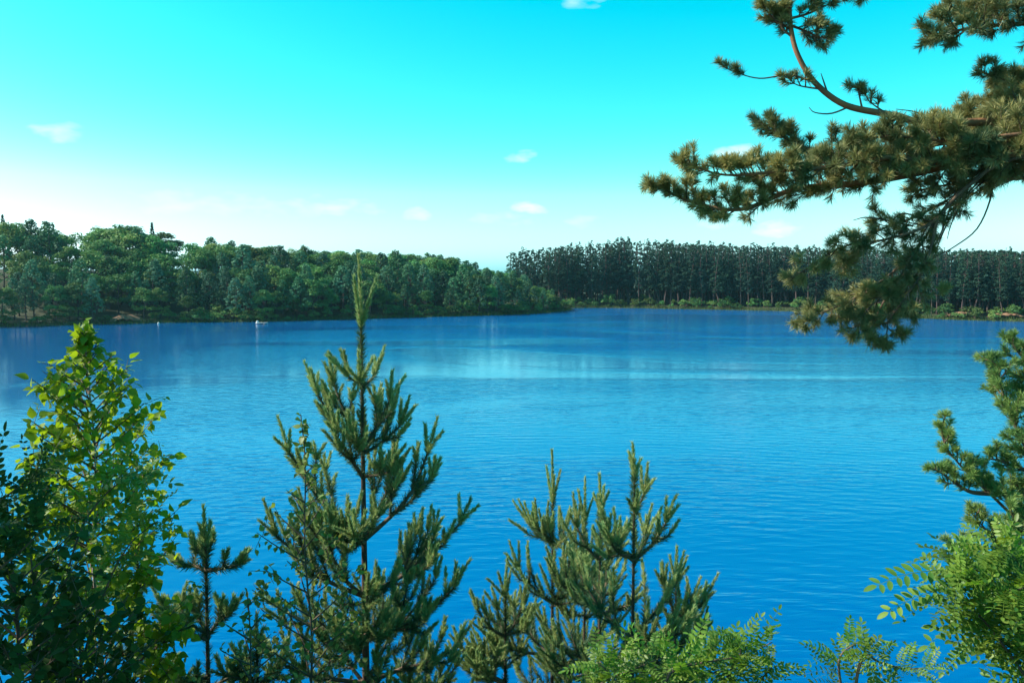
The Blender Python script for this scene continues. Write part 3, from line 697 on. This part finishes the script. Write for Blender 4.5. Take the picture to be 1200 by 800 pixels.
for path, r0, r1, st, sp, tl, dr in limbs: tuft_limb(old, org, path, r0, r1, st, sp, tl, rnd, TM, 1.0, .056, dr)
# the bare upper limb with tufts only at its tips
up_path = [T(130)] + pp((1260,135,.2),(1170,142,.1),(1085,143),(1040,134),(990,123),(955,97),(935,65),(927,35),(925,5))
tuft_limb(old, org, up_path, .034, .012, .965, .03, .16, rnd, TM, 1.0, .05, 0)
for q in [((927,35),(905,20),(892,5)), ((926,22),(950,15),(985,-2)), ((925,5),(915,-20),(900,-45)), ((927,30),(940,35),(965,45),(972,40)), ((930,45),(915,30),(915,8))]:
    tuft_limb(old, org, pp(*q), .008, .003, .15, .016, .10, rnd, TM, .9, .05, 0, woodmat='twig')
for q, st in [(((955,97),(925,88),(890,92),(860,84),(845,75)), .72), (((965,105),(935,100),(922,90)), .45), (((1010,126),(1005,105),(1000,100)), .4), (((1040,134),(1020,120),(1015,112)), .4)]:
    tuft_limb(old, org, pp(*q), .006, .002, st, .035, .07, rnd, TM, .8, .05, 0, woodmat='twig')
# drooping lower limbs
for q, st in [
  (((1330,170),(1200,178),(1150,205),(1110,240),(1080,285),(1050,330),(1015,365),(1000,395)), .48),
  (((1330,172,-.2),(1190,185,-.15),(1130,222,-.15),(1090,262,-.1),(1040,280,-.1),(985,290,-.1),(940,318,-.1),(925,330)), .52),
  (((1110,235,.1),(1070,255,.1),(1030,270,.1),(1000,290,.1),(985,310)), .30),
  (((1080,285),(1045,320,.1),(1000,350,.1),(960,368,.1),(942,376)), .25),
  (((1100,250,-.1),(1085,310,-.1),(1060,350,-.1),(1040,380),(1055,395)), .30),
  (((1060,320,.15),(1035,355,.15),(1022,385,.1),(1018,402)), .15)]:
    tuft_limb(old, org, pp(*q), .016 if q[0][0] > 1300 else .009, .003, st, .027, .16, rnd, TM, .85, .055, .22, woodmat='twig')
tuft_limb(old, org, pp((1085,300),(1090,335),(1098,345),(1108,338)), .005, .002, .8, .03, .07, rnd, TM, .8, .05, 0, woodmat='twig')
for q in [((1165,200),(1160,235),(1145,268),(1120,288),(1098,300),(1072,312)), ((1095,262),(1060,250),(1045,258),(1030,255)), ((1120,225),(1100,280),(1085,300),(1078,318)), ((1135,215),(1110,262),(1095,300),(1090,330)),
          ((1000,123),(975,133),(955,132),(948,126)), ((1080,143),(1060,135),(1045,130)), ((1070,265),(1020,255),(1000,258)), ((1150,210),(1130,232),(1115,262),(1110,280)), ((1190,195),(1150,215),(1120,245),(1100,262)),((970,110),(965,95),(962,86)),((1090,143),(1075,132),(1050,128))]:
    bare_twig(old, org, pp(*q), .006)

# ------------------------------------------------------------------ side pine at the right edge
RY = 4.4; sp_top = P(1275, 330, RY); gz = hgt(sp_top.x, RY); org = Vector((sp_top.x, RY, gz)); rnd = random.Random(91)
side = empty('side_pine', org, 'bright tufted young pine leaning in at the right edge above the locust leaves', 'pine tree')
m = MB(); zs = np.linspace(-.3, sp_top.z - gz, 9); m.tube([Vector((.03 * math.sin(z), .02 * math.cos(z * 1.7), z)) for z in zs], np.linspace(.05, .008, 9), 8); link('trunk', m.mesh('trunk'), side, M['bark'])
def sp(*q): return [P(a, c, RY + (e[0] if e else 0)) for a, c, *e in q]
for q, st, spn, tl in [
  (((1275,700),(1235,650),(1195,612),(1160,578),(1130,550),(1108,522),(1103,500)), .60, .030, .09),
  (((1275,620),(1230,560),(1200,520),(1178,470),(1168,430),(1162,422)), .30, .026, .11),
  (((1275,500),(1225,450),(1195,415),(1186,400)), .35, .030, .10),
  (((1160,578),(1135,575),(1105,555),(1092,548)), .30, .034, .06),
  (((1230,560),(1195,548),(1165,538),(1148,540)), .35, .034, .07),
  (((1275,640,.1),(1220,600,.1),(1190,580,.1),(1160,575,.1)), .40, .030, .09),
  (((1275,740,.2),(1210,675,.2),(1160,625,.2),(1138,600,.2)), .45, .030, .10),
  (((1275,720,-.1),(1220,650,-.1),(1185,600,-.1),(1178,575,-.1)), .45, .030, .10),
  (((1275,560,.1),(1240,500,.1),(1205,470,.1),(1190,455,.1)), .35, .030, .09),
  (((1275,780,.3),(1200,720,.3),(1150,680,.3),(1120,640,.3)), .40, .030, .11)]:
    tuft_limb(side, org, sp(*q), .014, .003, st, spn * .62, tl * 1.65, rnd, M['bright_tuft'], .95, .040, 0, woodmat='twig')

# ------------------------------------------------------------------ broad leaves
def leaf_mesh(name, Ln, Wd, m, pointed=True):          # blade with a folded midrib and a short stalk, along +X
    prof = [(0, .0), (.12, .62), (.32, 1.0), (.55, .82), (.80, .36 if pointed else .55), (1, 0)]; V = []; Fc4 = []
    st = .22 * Ln
    for x, wd in prof:
        z = -.16 * Ln * x * x; V += [(st + x * Ln, wd * Wd / 2, z + .10 * wd * Wd), (st + x * Ln, 0, z), (st + x * Ln, -wd * Wd / 2, z + .10 * wd * Wd)]
    mbx = MB(); f = []
    for i in range(5): f += [(i * 3, i * 3 + 1, i * 3 + 4, i * 3 + 3), (i * 3 + 1, i * 3 + 2, i * 3 + 5, i * 3 + 4)]
    mbx.add(V, f, 0, True); mbx.tube([(0, 0, 0), (st, 0, 0)], [.0012, .001], 3)
    return mbx
def pinnate_mesh(Ln, nl, ll, lw, rs, curl):             # compound leaf: rachis with paired leaflets
    mbx = MB(); ax_ = [(x * Ln, 0, .12 * Ln * math.sin(x * 2.4) - curl * Ln * x * x) for x in np.linspace(0, 1, 7)]
    mbx.tube(ax_, np.linspace(.002, .0008, 7), 3)
    def leaflet(o, d, up_, s):
        d = unit(np.array(d, float)); c = unit(np.cross(up_, d)); n_ = np.cross(d, c); V = []
        for x, wd in [(0, .1), (.2, .8), (.5, 1), (.8, .75), (1, .1)]:
            p = o + d * (.06 + x) * ll * s - n_ * (.10 * ll * x * x); V += [p + c * wd * lw * s / 2 + n_ * .12 * lw * wd, p, p - c * wd * lw * s / 2 + n_ * .12 * lw * wd]
        mbx.add(V, [q for i in range(4) for q in ((i * 3, i * 3 + 1, i * 3 + 4, i * 3 + 3), (i * 3 + 1, i * 3 + 2, i * 3 + 5, i * 3 + 4))], 0, True)
    for k in range(nl):
        f = .2 + .75 * k / (nl - 1); i = min(5, int(f * 6)); o = np.array(ax_[i]) + (np.array(ax_[i + 1]) - np.array(ax_[i])) * (f * 6 - i); s = 1 - .45 * abs(f - .5)
        for sd in (-1, 1): leaflet(o, (.45 + .1 * rs.normal(), sd, .12 + .2 * rs.normal()), np.array([.1 * rs.normal(), .25 * rs.normal(), 1]), s * (.9 + .2 * rs.rand()))
    leaflet(np.array(ax_[-1]), (1, 0, -.2), np.array([0, 0, 1.]), 1)
    return mbx
def orient(d, up_hint):
    d = d.normalized(); y = up_hint.cross(d); y = y.normalized() if y.length > .05 else d.orthogonal().normalized(); z = d.cross(y)
    return Matrix((d, y, z)).transposed()
def hang_leaves(tree, specs, meshes, matx, limit=300):
    """specs: (point relative to the tree, 3x3 rotation, scale). The leaves nearest the camera become parts, the rest one mass."""
    specs = sorted(specs, key=lambda s: (tree.location + s[0] - cam.location).length)
    data = [mm.mesh('leaf', [matx]) for mm in meshes]
    inv = []
    for i, (p, Rm, sc) in enumerate(specs):
        px, py = proj(tree.location + p)
        if len(inv) < 10 ** 6 and -20 < px < 1220 and py < 815 and limit > 0:
            limit -= 1; o = link('leaf', data[i % len(data)], tree); o.matrix_basis = Matrix.Translation(p) @ (Rm * sc).to_4x4()
        else: inv.append((p, Rm, sc))
    if inv:
        mbx = MB()
        for i, (p, Rm, sc) in enumerate(inv):
            q = meshes[i % len(meshes)]; A = np.array(Rm) * sc
            for V, Fc, n0 in zip(q.V, q.F, np.cumsum([0] + [len(v) for v in q.V])[:-1]):
                if len(Fc) and len(Fc) < 60 and not (len(V) <= 8): mbx.add(V @ A.T + np.array(p), Fc - n0, 0, True)
        tag(link('foliage', mbx.mesh('foliage'), tree, matx), kind='stuff')
def broad_sapling(name, label, cat, top, Y, prof, nbr, leafL, matx, seed, zlow, gap=.033, rt=.018, bark='birch_bark', sparse=1.0, limit=300, rise=.75, squash=1.0, fpow=1.05):
    """prof: crown half width in metres against depth below the tip."""
    rnd = random.Random(seed); r2 = np.random.RandomState(seed); tp = P(top[0], top[1], Y); g = hgt(tp.x, Y); org = Vector((tp.x, Y, g)); t = empty(name, org, label, cat)
    H_ = tp.z - g; bow = rnd.uniform(-.04, .04)
    def tr(z): return Vector((bow * math.sin(math.pi * z / H_) + .012 * math.sin(z * 6), .02 * math.sin(z * 3), z))
    m = MB(); zs = np.linspace(-.3, H_, 16); m.tube([tr(z) for z in zs], np.linspace(rt, .003, 16), 7); link('trunk', m.mesh('trunk'), t, M[bark])
    specs = []; tm = None
    def leaves_on(pts):
        Lp = sum((pts[i + 1] - pts[i]).length for i in range(len(pts) - 1)); nL = max(2, int(Lp / gap * sparse))
        for k in range(nL):
            f = (k + rnd.random()) / nL * .999; i = int(f * (len(pts) - 1)); p = pts[i].lerp(pts[i + 1], f * (len(pts) - 1) - i)
            d = (pts[i + 1] - pts[i]).normalized(); s = rvec(rnd).normalized(); dd = (d * .4 + s * .8 + Vector((0, 0, -.25))).normalized()
            specs.append((p, orient(dd, (UP + rvec(rnd) * .55 + Vector((0, -.25, 0))).normalized()), rnd.uniform(.65, 1.2)))
    for i in range(nbr):
        f = i / (nbr - 1); dep = .06 + (zlow - .06) * f ** fpow; z = H_ - dep
        hw = float(np.interp(dep - .12, [q[0] for q in prof], [q[1] for q in prof])) * rnd.uniform(.7, 1.1)
        a = i * 2.4 + rnd.uniform(-.5, .5); b0 = tr(z - hw * rise * .6); e = tr(z) + Vector((math.cos(a) * hw, math.sin(a) * hw * squash, hw * rise * .45))
        ctrl = b0.lerp(e, .5) + Vector((math.cos(a), math.sin(a) * squash, .2)) * hw * .1; pts = bez(b0, ctrl, e, 7)
        m = MB(); m.tube(pts, np.linspace(.0055, .0018, 7), 4); 
        leaves_on(pts[2:])
        for q in range(max(2, int(hw * 13))):
            u = rnd.uniform(.25, .95); k = min(5, int(u * 6)); p = pts[k].lerp(pts[k + 1], u * 6 - k); d = ((pts[k + 1] - pts[k]).normalized() * .7 + rvec(rnd) * .55 + UP * .15).normalized(); ln = hw * rnd.uniform(.25, .5)
            tw = [p, p + d * ln * .5, p + d * ln + Vector((0, 0, -.03 * ln))]; m.tube(tw, [.0022, .0018, .0012], 3); leaves_on(tw)
        link('branch', m.mesh('branch'), t, M['twig'])
    leaves_on([tr(H_ - .22), tr(H_ - .1), tr(H_)])
    ms = [leaf_mesh('leaf', leafL * s, leafL * s * wq, matx) for s, wq in ((1, .82), (.85, .75), (1.1, .7), (.75, .85))]
    hang_leaves(t, specs, ms, matx, limit); return t
broad_sapling('birch_sapling', 'sunlit yellow-green birch sapling rising at the left of the view', 'birch', (100, 376), 4.5,
    [(0, .04), (.1, .14), (.25, .26), (.4, .26), (.55, .32), (.72, .42), (.9, .42), (1.2, .46), (1.7, .5), (2.5, .45)], 112, .058, M['birch_leaf'], 5, 2.0, gap=.019, fpow=1.45, rt=.016)
broad_sapling('willow_sapling', 'thin straight sapling with small olive leaves in front of the tall pine', 'sapling', (351, 486), 4.7,
    [(0, .01), (.25, .05), (.4, .16), (.6, .24), (.9, .30), (1.3, .34), (2, .36)], 50, .042, M['olive_leaf'], 15, 1.75, gap=.026, rt=.010, bark='twig', sparse=1)
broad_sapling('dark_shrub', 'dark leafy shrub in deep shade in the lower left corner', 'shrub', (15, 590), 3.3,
    [(0, .06), (.1, .22), (.3, .34), (.6, .42), (1.0, .48), (1.6, .45)], 60, .055, M['shaded_leaf'], 25, 1.35, gap=.024, rt=.016, bark='bark', limit=300)
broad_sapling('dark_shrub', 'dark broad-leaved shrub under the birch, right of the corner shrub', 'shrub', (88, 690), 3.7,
    [(0, .06), (.12, .22), (.3, .32), (.6, .36), (1.2, .4)], 44, .052, M['shaded_leaf'], 27, 1.1, gap=.025, rt=.014, bark='bark', limit=200)
broad_sapling('willow_sapling', 'low leafy sapling at the bottom between dark pine and thin sapling', 'sapling', (290, 690), 4.3,
    [(0, .04), (.15, .16), (.4, .25), (.8, .3)], 18, .036, M['olive_leaf'], 35, .75, gap=.027, rt=.008, bark='twig', sparse=1, limit=200)

PIN = [pinnate_mesh(.23 + .03 * k, 7 + k % 3, .048, .022, np.random.RandomState(40 + k), c) for k, c in enumerate((.1, .35, .22, .5))]
def locust(label, Y, stems, seed, extra=(), matx='locust_leaf', name='locust_shrub', per=11, scale=1.0, limit=300, cat='shrub'):
    """stems: photo-pixel polylines that end in leafy tips; extra: single leaves as (base px, base row, tip px, tip row)."""
    rnd = random.Random(seed); p0 = P(*stems[0][0][:2], Y); g = hgt(p0.x, Y); org = Vector((p0.x, Y, g)); t = empty(name, org, label, cat); specs = []
    for s in stems:
        path = [P(q[0], q[1], Y + (q[2] if len(q) > 2 else 0)) for q in s]
        root = Vector((p0.x + rnd.uniform(-.15, .15), Y + rnd.uniform(-.1, .1), g - .1)); path = [root, root.lerp(path[0], .6)] + path
        pts = [p - org for p in smooth_path(path, 5)]; m = MB(); m.tube(pts, np.linspace(.010, .0018, len(pts)), 5); link('stem', m.mesh('stem'), t, M['twig'])
        k0 = len(pts) - 5 * (len(s) - 1) - 1; run = pts[k0:]; nL = int(per * (len(s) - 1))
        for k in range(nL):
            f = (k + rnd.random() * .8) / nL * .999; i = int(f * (len(run) - 1)); p = run[i].lerp(run[i + 1], f * (len(run) - 1) - i); d = (run[i + 1] - run[i]).normalized()
            a = d.cross(UP); a = a.normalized() if a.length > .1 else Vector((1, 0, 0)); v = a.cross(d); ph = rnd.uniform(0, 6.28)
            dd = (d * .45 + a * math.cos(ph) + v * math.sin(ph) * .6 + UP * .18).normalized()
            specs.append((p, orient(dd, (UP + rvec(rnd) * .35 + Vector((0, -.35, 0))).normalized()), scale * rnd.uniform(.6, 1.0) * (1 - .35 * f)))
    for (a, c, e, h) in extra:
        A = P(a, c, Y); B_ = P(e, h, Y - .02); specs.append((A - org, orient(B_ - A, (UP + Vector((0, -.5, 0))).normalized()), (B_ - A).length / .25))
    hang_leaves(t, specs, PIN, M[matx], limit); return t
locust('bright feathery locust shrub filling the lower right corner', 3.1, [
    ((1260,860),(1215,760),(1180,700),(1150,670),(1120,668)), ((1260,880),(1200,790),(1160,735),(1130,705),(1112,690)), ((1280,840),(1225,720),(1190,655),(1165,640)),
    ((1270,880,.2),(1220,800,.2),(1180,755,.2),(1140,745,.2)), ((1290,820,-.1),(1240,730,-.1),(1205,690,-.1),(1175,700,-.1)), ((1290,840,.25),(1230,690,.25),(1190,660,.3)), ((1290,900),(1240,800),(1205,740),(1175,720))],
    101, [(1105,668,1022,686), (1108,690,1036,718), (1205,655,1110,684), (1150,745,1112,778), (1175,700,1108,725)], per=17)
locust('small locust sprig at the bottom edge left of the corner locust', 2.9, [((1010,880),(1003,810),(1012,768),(1030,775),(1060,783),(1085,782)), ((1000,890),(985,800),(985,768),(1005,752))], 103,
    [(1080,783,1108,778), (990,770,962,768), (985,790,958,782)], per=8, scale=.66)
locust('arching locust sprays along the bottom edge below the central pine clump', 3.0, [
    ((800,900),(780,815),(790,785),(830,775),(870,768),(905,752)), ((760,900),(735,820),(715,790),(700,775)), ((830,900),(850,800),(868,765),(862,745)), ((770,900),(800,810),(830,790),(860,785)), ((700,900),(690,830),(705,800),(740,785),(775,770)), ((880,900),(880,830),(890,800),(905,780))],
    107, [(720,790,755,760), (800,775,760,752), (860,770,818,748)], per=11, scale=.76)
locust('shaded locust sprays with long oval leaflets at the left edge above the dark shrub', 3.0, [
    ((-60,760),(-40,660),(-10,600),(20,572),(45,562)), ((-50,780),(-20,690),(30,640),(60,610))], 109, [(60,600,10,560)], matx='shaded_leaf', per=9, scale=1.05)
locust('sunlit locust sprays crossing the lower half of the birch', 3.9, [
    ((60,800),(75,690),(100,610),(140,565),(175,555)), ((40,800),(40,700),(35,620),(45,570)), ((90,800),(120,700),(150,640),(185,610))], 111, [(130,565,190,560), (110,580,160,545)], per=9)
# unseen tree added past the left edge to shade the lower left corner
broad_sapling('shade_tree', 'unseen broad leafy tree added beyond the left edge to shade the corner', 'tree', (-760, -230), 3.2,
    [(0, .3), (.5, .9), (1.2, 1.25), (2.0, 1.3), (3.4, 1.2)], 80, .10, M['shaded_leaf'], 45, 3.4, gap=.045, rt=.09, bark='bark', limit=0)

# ------------------------------------------------------------------ grass on the near bank (out of the frame below the saplings)
mbg = MB(); k = 9000; r3 = np.random.RandomState(9); gxy = np.column_stack([r3.uniform(-12, 12, k), r3.uniform(-3, 17.5, k)]); gz_ = height(gxy[:, 0], gxy[:, 1])
a = r3.rand(k) * 6.3; wv3 = np.stack([np.cos(a), np.sin(a), a * 0], -1) * .006; ln = np.stack([r3.normal(0, .07, k), r3.normal(0, .07, k), .12 + .22 * r3.rand(k)], -1); B0 = np.column_stack([gxy, gz_ - .01])
mbg.add(np.stack([B0 - wv3, B0 + wv3, B0 + ln], 1).reshape(-1, 3), np.arange(k * 3).reshape(-1, 3))
tag(link('bank_grass', mbg.mesh('bank_grass'), None, M['grass']), 'loose grass on the steep near bank', 'grass', kind='stuff')

# ------------------------------------------------------------------ thin summer haze over the lake
hm = bpy.data.materials.new('haze'); hm.use_nodes = True; ht = hm.node_tree; ht.nodes.clear()
pv = ht.nodes.new('ShaderNodeVolumePrincipled'); ho = ht.nodes.new('ShaderNodeOutputMaterial'); ht.links.new(pv.outputs[0], ho.inputs['Volume'])
pv.inputs['Color'].default_value = (.40, .82, 1, 1); pv.inputs['Density'].default_value = .00009; pv.inputs['Anisotropy'].default_value = .3
m = MB(); bx = np.array([(x_, y_, z_) for x_ in (-2600, 2600) for y_ in (-900, 3100) for z_ in (-5.2, 34)])
m.add(bx, [(0, 1, 3, 2), (4, 6, 7, 5), (0, 4, 5, 1), (2, 3, 7, 6), (0, 2, 6, 4), (1, 5, 7, 3)])
tag(link('haze', m.mesh('haze'), None, hm), 'thin pale blue summer haze over the lake', 'haze', kind='stuff')
